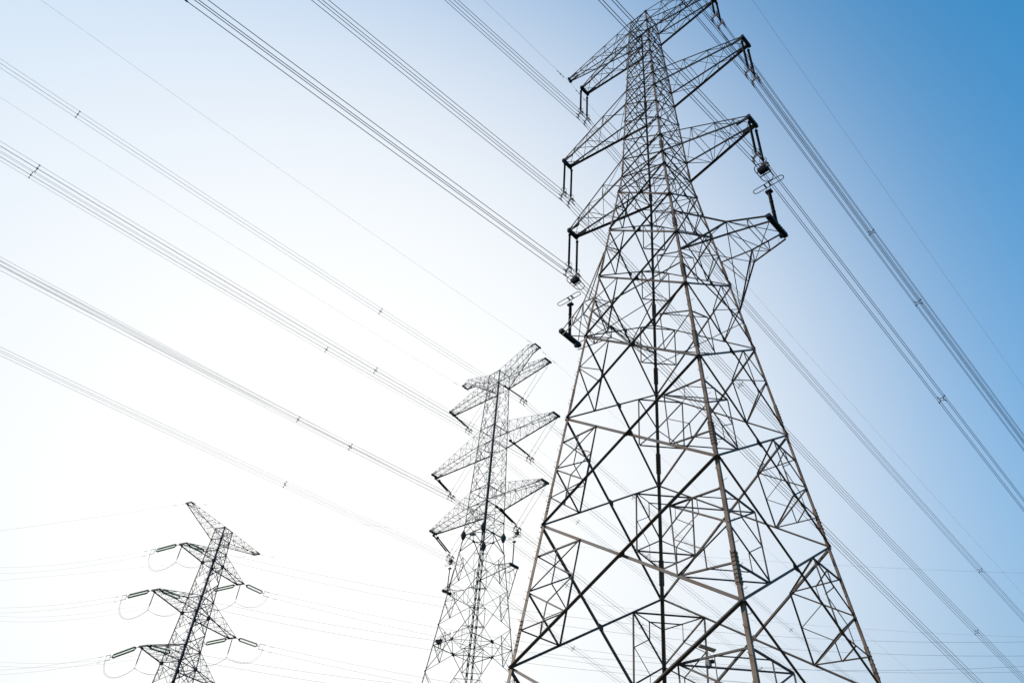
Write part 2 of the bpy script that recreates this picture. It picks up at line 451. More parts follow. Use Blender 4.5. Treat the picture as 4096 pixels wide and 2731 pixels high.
# side platforms that carry the post insulators
def platform1(side):
    A = part('platform_arm', P1)
    near, far = ('F', 'R') if side > 0 else ('L', 'B')
    X = lambda x, y, z: V((side * x, y, z))
    K1, K2, K3, K4 = X(4.57, -1.25, 34.1), X(4.57, -1.25, 33.2), X(4.57, 1.25, 34.1), X(4.57, 1.25, 33.2)
    a1, a2, b1, b2 = T1.pt(near, 35.8), T1.pt(near, 32.2), T1.pt(far, 35.6), T1.pt(far, 32.0)
    t1, t2, t3, t4 = X(6.55, -0.7, 33.55), X(6.55, -0.7, 33.15), X(6.6, 0.75, 33.55), X(6.6, 0.75, 33.05)
    up = (0, 0, 1)
    for p, q, w in ((a1, K1, 0.075), (a2, K1, 0.085), (K1, t1, 0.07), (a2, K2, 0.075), (K2, t2, 0.07), (b1, K3, 0.055), (b2, K3, 0.055), (K3, t3, 0.06), (b2, K4, 0.06), (K4, t4, 0.06)):
        bar('chord', A, p, q, w, (0, -1 if p.y < 0 else 1, 0), M_ARM if p.y > 0 else M_BRACE)
    mm = lambda p, q, t=0.5: mid(p, q, t)
    for p, q in ((K1, K2), (K3, K4), (K1, K3), (K2, K4), (K1, t3), (K4, t2), (mm(K1, t1), mm(K2, t2)), (mm(K3, t3), mm(K4, t4)), (mm(K1, t1), mm(K3, t3)), (a2, K4), (K2, b2), (mm(a2, K2), K1), (mm(b2, K4), K3), (K1, mm(K2, t2)), (K3, mm(K4, t4)), (mm(K2, t2), mm(K4, t4)), (K2, mm(K4, t4)), (a1, mm(a2, K1)), (b1, mm(b2, K3)), (mm(a2, K2, .6), mm(b2, K4, .6))):
        bar('arm_brace', A, p, q, 0.042, up, M_BRACE)
    def deck(b):
        b.box(X(6.57, 0.02, 33.42), V((0.12, 0, 0)), V((0, 0.86, 0.0)), V((0, 0, 0.11)))
        for i in range(8): b.box(X(6.71, -0.75 + 0.21 * i, 33.46), V((0.012, 0, 0)), V((0, 0.02, 0)), V((0, 0, 0.02)))
    one('deck_beam', M_DARK, A, deck)
    def box(b):
        b.box(X(6.50, 0.45, 33.12), V((0.07, 0, 0)), V((0, 0.09, 0)), V((0, 0, 0.10)))
        b.tube([X(6.5, 0.45, 33.05), X(6.4, 0.3, 32.8), X(6.3, 0.5, 32.7), X(6.45, 0.72, 33.1)], 0.006, 5)
    one('counter_box', M_DARK, A, box)
for side in (-1, 1): platform1(side)

# ------------------------------------------------------------------ insulator builders
def shed_profile(L, r0, r1, pitch, r2=None):
    pr = [(0, r0 * 1.15), (0.08, r0 * 1.15), (0.085, r0)]; h = 0.11; k = 0
    while h + pitch < L - 0.1:
        rr = r1 if (r2 is None or k % 2 == 0) else r2
        pr += [(h, r0), (h + pitch * 0.35, rr), (h + pitch * 0.45, rr), (h + pitch * 0.6, r0)]
        h += pitch; k += 1
    pr += [(L - 0.085, r0), (L - 0.08, r0 * 1.15), (L, r0 * 1.15)]
    return pr
def yoke(b, c, zc, y):                            # plate in the x-z plane that spreads the four wires
    c = V(c)
    b.prism([c + V(p) for p in ((-0.05, y, 0.5), (0.05, y, 0.5), (0.27, y, 0.24), (0.25, y, -0.12), (0.17, y, -0.12), (0.17, y, 0.14), (0.0, y, 0.25), (-0.17, y, 0.14), (-0.17, y, -0.12), (-0.25, y, -0.12), (-0.27, y, 0.24))], (0, 0.012, 0))
def clamp(b, c, L=0.46):
    c = V(c)
    b.lathe([(0, 0.016), (0.06, 0.03), (0.1, 0.022), (0.14, 0.036), (0.2, 0.03), (L / 2, 0.046), (L - 0.2, 0.03), (L - 0.14, 0.036), (L - 0.1, 0.022), (L - 0.06, 0.03), (L, 0.016)], c - V((0, L / 2, 0)), (0, 1, 0), 8)

def string1(tip_z, zc, label):
    """one suspension string; origin at the hanger, hangs to the bundle centre zc"""
    H = tip_z - zc
    t = thing('insulator_string', label, 'insulator', group='suspension insulators of the big pylon')
    one('hanger_link', M_DARK, t, lambda b: (b.tube([(0, 0, 0.05), (0, 0, -0.3)], 0.025, 6), b.lathe([(0, 0.04), (0.07, 0.09), (0.16, 0.095), (0.2, 0.04)], (0, 0, -0.22), (0, 0, -1), 10)))
    L = H - 0.36 - 0.55
    one('shed_core', M_RUBBER, t, lambda b: b.lathe(shed_profile(L, 0.045, 0.078, 0.07, 0.066), (0, 0, -0.36), (0, 0, -1), 10), True)
    one('corona_ring', M_DARK, t, lambda b: (b.tube(racetrack((0, 0, -0.36 - L + 0.12), (1, 0, 0), (0, 1, 0), 0.19, 0.189, 8), 0.014, 6, True), b.tube([(-0.18, 0, -0.36 - L + 0.12), (0, 0, -0.36 - L + 0.03), (0.18, 0, -0.36 - L + 0.12)], 0.009, 5)))
    one('yoke_plate', M_PLATE, t, lambda b: (yoke(b, (0, 0, -H), 0, 0), b.tube([(0, 0, -0.36 - L), (0, 0, -H + 0.47)], 0.022, 6)))
    for dx in (-0.21, 0.21):
        for dz in (-0.21, 0.21):
            one('wire_clamp', M_DARK, t, lambda b: clamp(b, (dx, 0, -H + dz - 0.01)))
    return t
def relabel(o, label): o['label'] = label; return o

B1 = {  # phase -> x, bundle centre z, near (a, b), far (a, b)
 'low': ((-6.5, 38.525, (-0.1369, 0.0003), (-0.1348, 0.000301)), (6.5, 38.525, (-0.161, 0.0003), (-0.138, 0.000299))),
 'mid': ((-7.16, 46.375, (-0.1399, 0.0003), (-0.1311, 0.000301)), (7.16, 46.375, (-0.1399, 0.0003), (-0.1178, 0.000291))),
 'top': ((-5.8, 54.775, (-0.1591, 0.0003), (-0.1345, 0.000301)), (5.8, 54.775, (-0.1591, 0.0003), (-0.1234, 0.000295)))}
TIPZ = {'low': 42.26, 'mid': 50.34, 'top': 58.34}
ARMN = {'low': 'lowest', 'mid': 'middle', 'top': 'upper'}
SIDE = ('left', 'right')
for lv in B1:
    proto = None
    for si in (0, 1):
        x, zc = B1[lv][si][:2]
        for y, wh in ((-0.37, 'left'), (0.37, 'right')):
            lab = '%s black insulator of the pair under the %s %s arm of the big pylon' % (wh, ARMN[lv], SIDE[si])
            if proto is None: proto = o = string1(TIPZ[lv], zc, lab)
            else: o = relabel(copy_tree(proto), lab)
            o.location = (x, y, TIPZ[lv])

def electrode_hung(loc, rz, label, sc=1.0):
    t = thing('gap_electrode', label, 'electrode', loc, rz, 'hanging gap electrodes')
    one('ring', M_DARK, t, lambda b: b.tube(racetrack((0, 0, 0), (0, 1, 0), (1, 0, 0), 0.66 * sc, 0.30 * sc), 0.024 * sc, 8, True), True)
    for y in (-0.20, 0.14): one('rung', M_DARK, t, lambda b: b.box((0, y * sc, 0), (0.29 * sc, 0, 0), (0, 0.022, 0), (0, 0, 0.022)))
    one('weight_box', M_DARK, t, lambda b: (b.box((0.0, -0.05 * sc, 0.20), (0.24 * sc, 0, 0), (0, 0.17 * sc, 0), (0, 0, 0.11)), b.tube([(0, 0.1, 0.05), (0, 0.1, 0.5)], 0.03, 6)))
    return t
def post_insulator(loc, H, rz, label, L, W_, off, r=0.085):
    t = thing('post_insulator', label, 'insulator', loc, rz, 'post insulators on side platforms')
    n = 3
    for i in range(n):
        one('rubber_unit', M_RUBBER, t, lambda b: b.lathe(shed_profile(H / n - 0.03, r * 0.85, r * 1.12, 0.06), (0, 0, H / n * i + 0.015), (0, 0, 1), 12), True)
        one('flange', M_DARK, t, lambda b: b.lathe([(0, r * 1.25), (0.05, r * 1.25)], (0, 0, H / n * i - 0.025), (0, 0, 1), 12))
    one('top_cap', M_DARK, t, lambda b: (b.box((0, 0, H + 0.03), (0.17, 0, 0), (0, 0.12, 0), (0, 0, 0.05)), b.tube([(-0.1, 0, H), (-0.1, 0, H + 0.55)], 0.012, 5), b.tube([(0.1, 0, H), (0.1, 0, H + 0.55)], 0.012, 5)))
    one('ring', M_DARK, t, lambda b: b.tube(racetrack((off, 0, H + 0.58), (1, 0, 0), (0, 1, 0), L, W_), 0.022, 8, True), True)
    for dx in (-0.13, 0.13): one('rung', M_DARK, t, lambda b: b.box((dx, 0, H + 0.58), (0.035, 0, 0), (0, W_, 0), (0, 0, 0.03)))
    return t
electrode_hung((-6.42, 0.22, 37.98), 0, 'oval ring with a black box below the lowest left wires of the big pylon')
electrode_hung((6.45, 0.22, 37.98), 0, 'oval ring with a black box below the lowest right wires of the big pylon')
post_insulator((-6.5, -0.12, 33.6), 2.3, 0, 'black post with oval ring on the left platform of the big pylon', 0.85, 0.14, -0.12)
post_insulator((6.6, -0.05, 33.6), 2.35, 0, 'black post with oval ring on the right platform of the big pylon', 0.85, 0.14, 0.05)

# ------------------------------------------------------------------ conductors
def spacer_mesh(nm, h):
    b = MB(); i = h * 0.5
    b.tube([(-i, 0, -i), (i, 0, -i), (i, 0, i), (-i, 0, i)], 0.026, 6, True)
    for sx in (-1, 1):
        for sz in (-1, 1):
            b.tube([(sx * i, 0, sz * i), (sx * h, 0, sz * h)], 0.022, 6)
            b.lathe([(-0.07, 0.034), (0.07, 0.034)], (sx * h, 0, sz * h), (0, 1, 0), 8)
    me = bpy.data.meshes.new(nm); me.from_pydata(b.v, [], b.f); me.materials.append(M_DARK)
    return me
SPM = spacer_mesh('spacer', 0.21)
def sag(ab, s): return ab[0] * s + ab[1] * s * s
def ywire(b, x, z0, near, far, dx, dz, r, ln=170, lf=380):
    pts = []
    y = -ln
    while y <= lf:
        s = abs(y); pts.append((x + dx, y, z0 + dz + sag(near if y < 0 else far, s)))
        y += 2.0 if -8 <= y < 8 else (4.0 if y < 60 else 10.0)
    b.tube(pts, r, 6)
def bundle(x, z0, near, far, loc, rz, label, group, r=0.0175, spn=(-21.3, -53.4, -85), spf=(21.1, 57.5, 92, 130, 170)):
    t = thing('conductor_bundle', label, 'conductors', loc, rz, group)
    for dx in (-0.21, 0.21):
        for dz in (-0.21, 0.21):
            one('conductor', M_WIRE, t, lambda b: ywire(b, x, z0, near, far, dx, dz, r), True)
    for y in spn + spf:
        o = link('spacer', SPM, t); ab = near if y < 0 else far
        o.location = (x, y, z0 + sag(ab, abs(y)))
        o.rotation_euler = (math.atan(math.copysign(1, y) * (ab[0] + 2 * ab[1] * abs(y))), 0, 0)
    return t
for lv in B1:
    for si in (0, 1):
        x, zc, nr, fr = B1[lv][si]
        far = {'low': (21.2, 58.5), 'mid': (21.3, 65.0), 'top': (21.1, 68.8)}[lv] + (104, 140, 180)
        bundle(x, zc, nr, fr, (0, 0, 0), 0, 'four dark parallel wires below the %s %s arm of the big pylon' % (ARMN[lv], SIDE[si]), 'wire bundles of the big pylon', spf=far, spn=((-25.4, -56, -90)))
def damper(b, c, d):
    c, d = V(c), V(d)
    b.tube([c + V((0, 0, 0)), c + V((0, 0, -0.09))], 0.012, 5)
    b.tube([c + d * -0.2 + V((0, 0, -0.1)), c + d * 0.2 + V((0, 0, -0.1))], 0.007, 5)
    for sgn in (-1, 1): b.lathe([(0, 0.02), (0.03, 0.035), (0.1, 0.035), (0.12, 0.02)], c + d * 0.13 * sgn + V((0, 0, -0.1)), d * sgn, 7)
def earth_wire(x, z0, near, far, loc, rz, label, group, r, dy):
    t = thing('earth_wire', label, 'wire', loc, rz, group)
    one('strand', M_WIRE, t, lambda b: ywire(b, x, z0, near, far, 0, 0, r), True)
    one('wire_clamp', M_DARK, t, lambda b: (clamp(b, (x, 0, z0), 0.3), b.tube([(x, 0, z0 + 0.28), (x, 0, z0)], 0.015, 5)))
    for y in dy:
        ab = near if y < 0 else far
        one('vibration_damper', M_DARK, t, lambda b: damper(b, (x, y, z0 + sag(ab, abs(y))), (0, 1, 0)))
    return t
earth_wire(-7.32, 61.42, (-0.1188, 0.0003), (-0.111, 0.0003), (0, 0, 0), 0, 'thin earth wire at the tip of the topmost left arm of the big pylon', 'earth wires', 0.007, (-1.3, -1.0, 1.0, 2.0))
earth_wire(7.32, 61.42, (-0.1188, 0.0003), (-0.1138, 0.0003), (0, 0, 0), 0, 'thin earth wire alone on the blue, right of the big pylon', 'earth wires', 0.007, (-1.3, -1.0, 1.0, 2.0))

# solar powered sensor on a brace of the big pylon
sp = thing('solar_sensor', 'small tilted solar panel on a stick above a grey box, on the big pylon', 'sensor', (0.5, 0.0, 13.6), 0)
one('case', M_BOX, sp, lambda b: (b.box((0, 0, 0.0), (0.085, 0, 0), (0, 0.085, 0), (0, 0, 0.12)), b.lathe([(0, 0.07), (0.05, 0.05)], (0, 0, -0.12), (0, 0, -1), 10)))
one('pole', M_PLATE, sp, lambda b: b.tube([(0, 0, 0.1), (0, 0, 0.5)], 0.02, 8))
def panel(b, o, t):
    ax = V((0.66, 0.72, -0.24)).normalized(); ay = V((-0.6, 0.55, 0.12)).normalized(); n = ax.cross(ay).normalized(); ay = n.cross(ax)
    b.box(V((0, 0, 0.55)) + n * o, ax * 0.30, ay * 0.19, n * t)
one('panel_back', M_PVBACK, sp, lambda b: panel(b, 0.0, 0.012))
one('panel_glass', M_PV, sp, lambda b: panel(b, 0.02, 0.006))
one('bracket', M_DARK, sp, lambda b: (b.box((0.12, 0.08, 0.08), (0.06, 0, 0), (0, 0.06, 0), (0, 0, 0.05)), b.tube([(0, 0, 0.42), (0.1, 0.06, 0.3), (0.14, 0.09, 0.1)], 0.008, 5)))
# ================================================================== pylon 2 : the middle one
P2L = (-42.666, 28.365, 0); P2A = math.radians(-1.1547)
def w2(z): return 1.5 + 0.106224 * (45.224 - z) if z < 45.224 else 1.5 - 0.028183 * (z - 45.224)
P2 = thing('lattice_pylon', 'blue-grey lattice pylon with paired legs standing just left of the big pylon', 'pylon', P2L, P2A, 'lattice pylons')
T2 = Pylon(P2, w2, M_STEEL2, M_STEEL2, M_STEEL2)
# legs: paired angles with battens below the waist, single angle above
for q, (sx, sy) in SG.items():
    L2 = part('leg', P2)
    for k in (0, 1):
        o = V((-sx * 0.10, 0, 0)) if k == 0 else V((0, -sy * 0.10, 0))
        n = V((0, sy, 0)) if k == 0 else V((sx, 0, 0))
        bar('leg_angle', L2, T2.pt(q, 0) + o, T2.pt(q, 44.9) + o, 0.10, n, M_STEEL2, k == 0)
    def battens(b):
        z = 0.6
        while z < 44.5:
            P = T2.pt(q, z); b.box(P + V((-sx * 0.05, -sy * 0.05, 0)), V((sx * 0.07, -sy * 0.07, 0)), V((sx * 0.008, sy * 0.008, 0)), V((0, 0, 0.16))); z += 0.95
    one('batten_plates', M_STEEL2, L2, battens)['kind'] = 'stuff'
    bar('leg_angle', L2, T2.pt(q, 45.0), T2.pt(q, 67.2), 0.115, (0, sy, 0), M_STEEL2, sx * sy > 0)
    def joint(b):
        P = T2.pt(q, 45.15)
        b.lathe([(-0.55, 0.12), (-0.32, 0.22), (-0.1, 0.28), (0.1, 0.28), (0.28, 0.18), (0.5, 0.08)], P, (0, 0, 1), 8)
    one('waist_joint', M_STEEL2, L2, joint)
T2.footings(0.8)
lowz = [0.3, 8.5, 16.0, 23.5, 30.783, 35.352, 39.243, 43.157]
T2.panels(lowz, 0.075, 1, 0.045)
zc2 = (30.783 + 35.352) / 2 - 0.08
T2.ring(45.1, 0.085, True, pw=0.06)
for a, b, n in FACES:                              # knee braces from the waist ring to the legs
    m = mid(T2.pt(a, 45.1), T2.pt(b, 45.1)) - V(n) * 0.03
    for q in (a, b): bar('diagonal_brace', P2, m, T2.pt(q, 43.157) - V(n) * 0.03, 0.07, n, M_STEEL2)
    one('gusset_plate', M_STEEL2, P2, lambda g: g.box(m + V((0, 0, -0.05)), V(n).cross(V((0, 0, 1))) * 0.2, V((0, 0, 0.14)), V(n) * 0.01))
# diaphragm at the crossing level, with a walkway rail
t2 = w2(30.783) / (w2(30.783) + w2(35.352)); zd = 30.783 + (35.352 - 30.783) * t2
ms = {}
for a, b, n in FACES:
    m = mid(T2.pt(a, zd), T2.pt(b, zd)) - V(n) * 0.05; ms[(a, b)] = m
    for q in (a, b): bar('horizontal_strut', P2, T2.pt(q, zd) - V(n) * 0.05, m, 0.06, n, M_STEEL2)
    one('gusset_plate', M_STEEL2, P2, lambda g: g.box(m, V(n).cross(V((0, 0, 1))) * 0.19, V((0, 0, 0.16)), V(n) * 0.012))
ml = list(ms.values())
for i in range(4): bar('plan_brace', P2, ml[i], ml[(i + 1) % 4], 0.05, (0, 0, 1), M_STEEL2)
for i in range(2): bar('plan_brace', P2, ml[i] + V((0, 0, -0.06)), ml[i + 2] + V((0, 0, -0.06)), 0.04, (0, 0, 1), M_STEEL2)
def rail(b, A, B):
    A, B = V(A), V(B); u = V((0, 0, 0.55))
    b.tube([A + u, B + u], 0.03, 6)
    k = 6
    for i in range(k + 1): b.tube([A.lerp(B, i / k), A.lerp(B, i / k) + u], 0.012, 5)
Lz, Fz = T2.pt('L', zd), T2.pt('F', zd)
one('walkway_rail', M_STEEL2, P2, lambda b: rail(b, Lz.lerp(Fz, 0.22), Lz.lerp(Fz, 0.47)))
one('walkway_rail', M_STEEL2, P2, lambda b: rail(b, Lz.lerp(Fz, 0.53), Lz.lerp(Fz, 0.95)))
# upper body
T2.panels([45.224, 46.85, 48.472], 0.07, 0, vert=0.035)
T2.panels([48.472, 50.475], 0.065, 0, vert=0.035)
T2.panels(split(50.475, 56.484, 3), 0.065, 1, 0.032)
T2.panels([56.484, 58.796], 0.065, 0, vert=0.035)
T2.panels(split(58.796, 65.142, 3), 0.06, 1, 0.032)
T2.panels([65.142, 67.146], 0.055, 0, vert=0.03)
for z in (46.85, 48.472, 50.475, 56.484, 58.796, 65.142, 67.146): T2.ring(z, 0.065 if z != 46.85 else 0.045)
tsA = (0.14, 0.27, 0.40, 0.52, 0.64, 0.75, 0.85, 0.93)
for side in (-1, 1):
    for zl, zu, L in ((48.472, 50.475, 8.722), (56.484, 58.796, 9.973), (65.142, 66.75, 8.282)):
        T2.arm(side, zl, zu, L, zl + 0.02, 0.47, 0.16, tsA, 0.105, 0.045, 0.03, tip=0.07)
    near, far = ('F', 'R') if side > 0 else ('L', 'B')
    T2.arm(side, 65.25, 67.146, 6.432, 68.50, 0.45, 0.12, (0.16, 0.32, 0.48, 0.64, 0.78, 0.9), 0.08, 0.05, 0.03, tip=0.05,
           bends={'ln': (0.78, V((side * 5.25, -0.62, 68.25))), 'lf': (0.78, V((side * 5.05, 0.62, 68.4))), 'un': (0.78, V((side * 5.3, -0.6, 68.95))), 'uf': (0.78, V((side * 5.05, 0.6, 69.0)))})
T2.flush()
def platform2(side):
    A = part('platform_arm', P2)
    near, far = ('F', 'R') if side > 0 else ('L', 'B')
    a1, a2, b1, b2 = T2.pt(near, 41.2), T2.pt(near, 38.6), T2.pt(far, 41.2), T2.pt(far, 38.4)
    X = lambda x, y, z: V((side * x, y, z))
    t1, t2, t3, t4 = X(4.95, -0.5, 40.4), X(4.95, -0.5, 40.1), X(4.95, 0.52, 40.4), X(4.95, 0.52, 40.1)
    k1, k2 = X(3.4, -1.0, 40.5), X(3.4, 1.0, 40.5)
    for p, q in ((a1, k1), (k1, t1), (a2, t2), (b1, k2), (k2, t3), (b2, t4)):
        bar('chord', A, p, q, 0.06, (0, -1 if p.y < 0 else 1, 0), M_STEEL2)
    for p, q in ((k1, k2), (k1, t3), (k2, t1), (a2, k1), (b2, k2), (k1, mid(a2, t2)), (k2, mid(b2, t4)), (mid(a2, t2), mid(b2, t4)), (mid(a2, t2), b2), (mid(k1, t1), mid(k2, t3)), (mid(a2, t2, .75), mid(k1, t1)), (mid(b2, t4, .75), mid(k2, t3))):
        bar('arm_brace', A, p, q, 0.035, (0, 0, 1), M_STEEL2)
    one('deck_beam', M_DARK, A, lambda b: b.box(X(4.95, 0, 40.3), (0.1, 0, 0), (0, 0.62, 0), (0, 0, 0.12)))
for side in (-1, 1): platform2(side)
def w2p(x, y, z):
    c, s_ = math.cos(P2A), math.sin(P2A)
    return (P2L[0] + c * x - s_ * y, P2L[1] + s_ * x + c * y, z)
post_insulator(w2p(-4.9, 0, 40.4), 2.55, P2A, 'slim black post with oval ring on the left platform of the middle pylon', 0.8, 0.14, -0.05, 0.055)
post_insulator(w2p(4.75, 0, 40.4), 2.55, P2A, 'slim black post with oval ring on the right platform of the middle pylon', 0.8, 0.14, 0.0, 0.055)
# V-shaped strings
B2 = {'low': ((-5.07, 44.165, (-0.059, 0.0003), (-0.1555, 0.0003)), (5.07, 44.165, (-0.0631, 0.0003), (-0.1466, 0.0003))),
      'mid': ((-6.3, 52.195, (-0.0518, 0.0003), (-0.1436, 0.0003)), (6.3, 52.195, (-0.0583, 0.0003), (-0.1436, 0.0003))),
      'top': ((-4.63, 60.875, (-0.0578, 0.0003), (-0.1614, 0.0003)), (4.63, 60.875, (-0.0554, 0.0003), (-0.1462, 0.0003)))}
Z2A = {'low': 48.45, 'mid': 56.46, 'top': 65.12}
def vstring(x, zc, zt, label):
    t = thing('v_string', label, 'insulator', P2L, P2A, 'V-shaped insulators of the middle pylon')
    solid = -3.62; rods = 3.62                      # thick insulators run down to the right, thin rods down to the left
    for y in (-0.33, 0.33):
        A, B = V((x + solid, y, zt)), V((x - 0.12, y * 0.8, zc + 0.55)); d = (B - A).normalized(); L = (B - A).length
        def core(b):
            b.tube([A, A + d * 0.75], 0.012, 5); b.lathe([(0, 0.05), (0.06, 0.15), (0.22, 0.15), (0.28, 0.05)], A + d * 0.7, d, 10)
            b.lathe(shed_profile(L - 1.35, 0.045, 0.082, 0.085), A + d * 0.85, d, 8)
        one('insulator_core', M_RUBBER, t, core)
        one('arcing_ring', M_DARK, t, lambda b: b.tube(racetrack(B - d * 0.55 + V((0, 0, -0.05)), V((0, 1, 0)), d.cross(V((0, 1, 0))), 0.15, 0.149, 6), 0.012, 5, True))
        A, B = V((x + rods, y * 1.1, zt)), V((x + 0.12, y * 0.8, zc + 0.5)); d = (B - A).normalized(); L = (B - A).length; side_ = d.cross(V((0, 1, 0)))
        def rod(b):
            b.tube([A, B], 0.016, 6)
            for e in (0.75, L - 0.5):
                b.tube([A + d * e - V((0, 0.16, 0)), A + d * e + V((0, 0.16, 0))], 0.014, 5); b.tube([A + d * e - side_ * 0.05, A + d * e + side_ * 0.05], 0.02, 5)
        one('tension_rod', M_DARK, t, rod)
        one('yoke_plate', M_DARK, t, lambda b: yoke(b, (x, 0, zc), 0, y * 0.8))
        for dx in (-0.21, 0.21):
            for dz in (-0.21, 0.21): one('wire_clamp', M_DARK, t, lambda b: clamp(b, (x + dx, y * 0.8, zc + dz)))
    return t
for lv in B2:
    for si in (0, 1):
        x, zc, nr, fr = B2[lv][si]
        vstring(x, zc, Z2A[lv], 'V of black insulators and thin rods under the %s %s arm of the middle pylon' % (ARMN[lv], SIDE[si]))
        bundle(x, zc, nr, fr, P2L, P2A, 'four thin parallel wires below the %s %s arm of the middle pylon' % (ARMN[lv], SIDE[si]), 'wire bundles of the middle pylon', r=0.0105, spf=(20.5, 57.0, 95, 130, 170))
electrode_hung(w2p(-5.0, 0.1, 43.72), P2A, 'oval ring hanging under the lowest left wires of the middle pylon', 0.8)
electrode_hung(w2p(5.0, 0.1, 43.72), P2A, 'oval ring hanging under the lowest right wires of the middle pylon', 0.8)
earth_wire(-6.43, 68.38, (-0.054, 0.0003), (-0.1314, 0.0003), P2L, P2A, 'thin earth wire at the tip of the topmost left arm of the middle pylon', 'earth wires', 0.007, (-1.6, 1.2, 3.0))
earth_wire(6.43, 68.38, (-0.064, 0.000308), (-0.1314, 0.0003), P2L, P2A, 'thin earth wire at the tip of the topmost right arm of the middle pylon', 'earth wires', 0.007, (-1.6, 1.2, 3.0))
# gear left on the walkways
gp = Lz.lerp(Fz, 0.17)
hz = thing('hoist', 'dark hoist with dangling straps on the walkway of the middle pylon', 'hoist', w2p(gp.x, gp.y + 0.1, zd), P2A + 0.4)
one('body', M_DARK, hz, lambda b: (b.box((0, 0, 0.16), (0.18, 0, 0.05), (0, 0.15, 0), (0.03, 0, 0.2)), b.box((-0.26, 0, 0.24), (0.13, 0, 0), (0, 0.12, 0), (0, 0, 0.12))))
one('mast', M_DARK, hz, lambda b: b.tube([(0.08, 0, 0.2), (0.1, 0, 0.62)], 0.045, 8))
one('handle', M_PLATE, hz, lambda b: b.tube([(-0.5, 0, -0.08), (0.15, 0, 0.16)], 0.022, 6))
for x, z, e in ((-0.02, -0.55, -0.1), (0.16, -0.4, 0.05)):
    one('strap', M_RUBBER, hz, lambda b: b.tube([(x * 0.6, 0, 0.05), (x, 0.02, z * 0.5), (x + e * 0.3, 0, z), (x + e, 0, z - 0.12)], 0.05, 6, r2=0.03))
gq = T2.pt('L', 45.3).lerp(T2.pt('B', 45.3), 0.28).lerp(V((0, 0, 45.3)), 0.25)
sb2 = thing('camera_unit', 'pale camera unit mounted inside the waist of the middle pylon', 'camera', w2p(gq.x, gq.y, 45.45), P2A + 0.5)
one('housing', M_BOX, sb2, lambda b: b.box((0, 0, 0.1), (0.3, 0, 0), (0, 0.1, 0), (0, 0, 0.09)))
one('panel', M_PVBACK, sb2, lambda b: b.box((-0.32, 0, 0.2), (0.12, 0, 0.06), (0, 0.16, 0), (-0.01, 0, 0.02)))
one('bracket', M_DARK, sb2, lambda b: b.tube([(-0.3, 0, 0.05), (-0.3, 0, -0.4)], 0.035, 6))
fg = ml[0]
fl = thing('cloth_flag', 'small tan flag on a wire beside the walkway of the middle pylon', 'flag', w2p(fg.x - 0.35, fg.y - 0.05, zd + 0.45), P2A)
one('staff', M_PLATE, fl, lambda b: b.tube([(0.1, 0, -0.25), (0.13, 0, 0.5)], 0.01, 5))
one('cloth', M_FLAG, fl, lambda b: b.prism([(0.12, 0, 0.3), (0.1, 0.02, 0.02), (-0.02, -0.02, -0.02), (-0.14, 0.02, 0.12)], (0, 0.006, 0)))

# ================================================================== pylon 3 : the small one at the left
P3L = (-104.254, 28.386, 0); P3A = math.radians(-251.20)
def w3(z): return 1.5 + 0.041477 * (51.978 - z) if z < 51.978 else 1.5 - 0.035176 * (z - 51.978)
P3 = thing('lattice_pylon', 'small dark lattice pylon with green disc insulators and drooping wire loops', 'pylon', P3L, P3A, 'lattice pylons')
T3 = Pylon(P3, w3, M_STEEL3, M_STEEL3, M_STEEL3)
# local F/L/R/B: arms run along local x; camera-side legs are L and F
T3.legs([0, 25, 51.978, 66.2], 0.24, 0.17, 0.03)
T3.footings(0.9)
T3.panels([0.3, 7, 13.5, 19.5, 25, 30, 34.6, 38.8, 41.7, 44.475], 0.12, 1, 0.05)
T3.panels([44.475, 46.9], 0.11, 1, 0.045)
T3.panels([46.9, 49.401, 51.978], 0.11, 1, 0.045)
T3.panels([51.978, 54.369], 0.10, 1, 0.045)
T3.panels([54.369, 57.4, 60.207], 0.105, 1, 0.045)
T3.panels([60.207, 62.094, 64.166, 66.154], 0.09, 0, vert=0.045)
for z in (44.475, 46.9, 51.978, 54.369, 60.207, 62.094, 64.166, 66.154): T3.ring(z, 0.10)
A3 = {'top': (60.207, 62.094, 7.064, 60.16), 'mid': (51.978, 54.369, 8.829, 52.03), 'low': (44.475, 46.9, 7.414, 44.475)}
for side in (-1, 1):
    for lv in A3:
        zl, zu, L, zt = A3[lv]
        T3.arm(side, zl, zu, L, zt, 0.65, 0.14, (0.2, 0.4, 0.6, 0.8), 0.13, 0.085, 0.042, tip=0.07)
    T3.arm(side, 64.166, 66.154, 8.749, 66.25, 0.5, 0.15, (0.15, 0.3, 0.45, 0.6, 0.75, 0.88), 0.085, 0.06, 0.04, tip=0.05)
T3.flush()
for z in (44.475, 51.978, 60.207):
    for q in SG:
        P = T3.pt(q, z)
        one('gusset_plate', M_STEEL3, P3, lambda b: b.box(P + V((-SG[q][0] * 0.12, -SG[q][1] * 0.12, 0)), (0.2, 0, 0), (0, 0.2, 0), (0, 0, 0.22)))

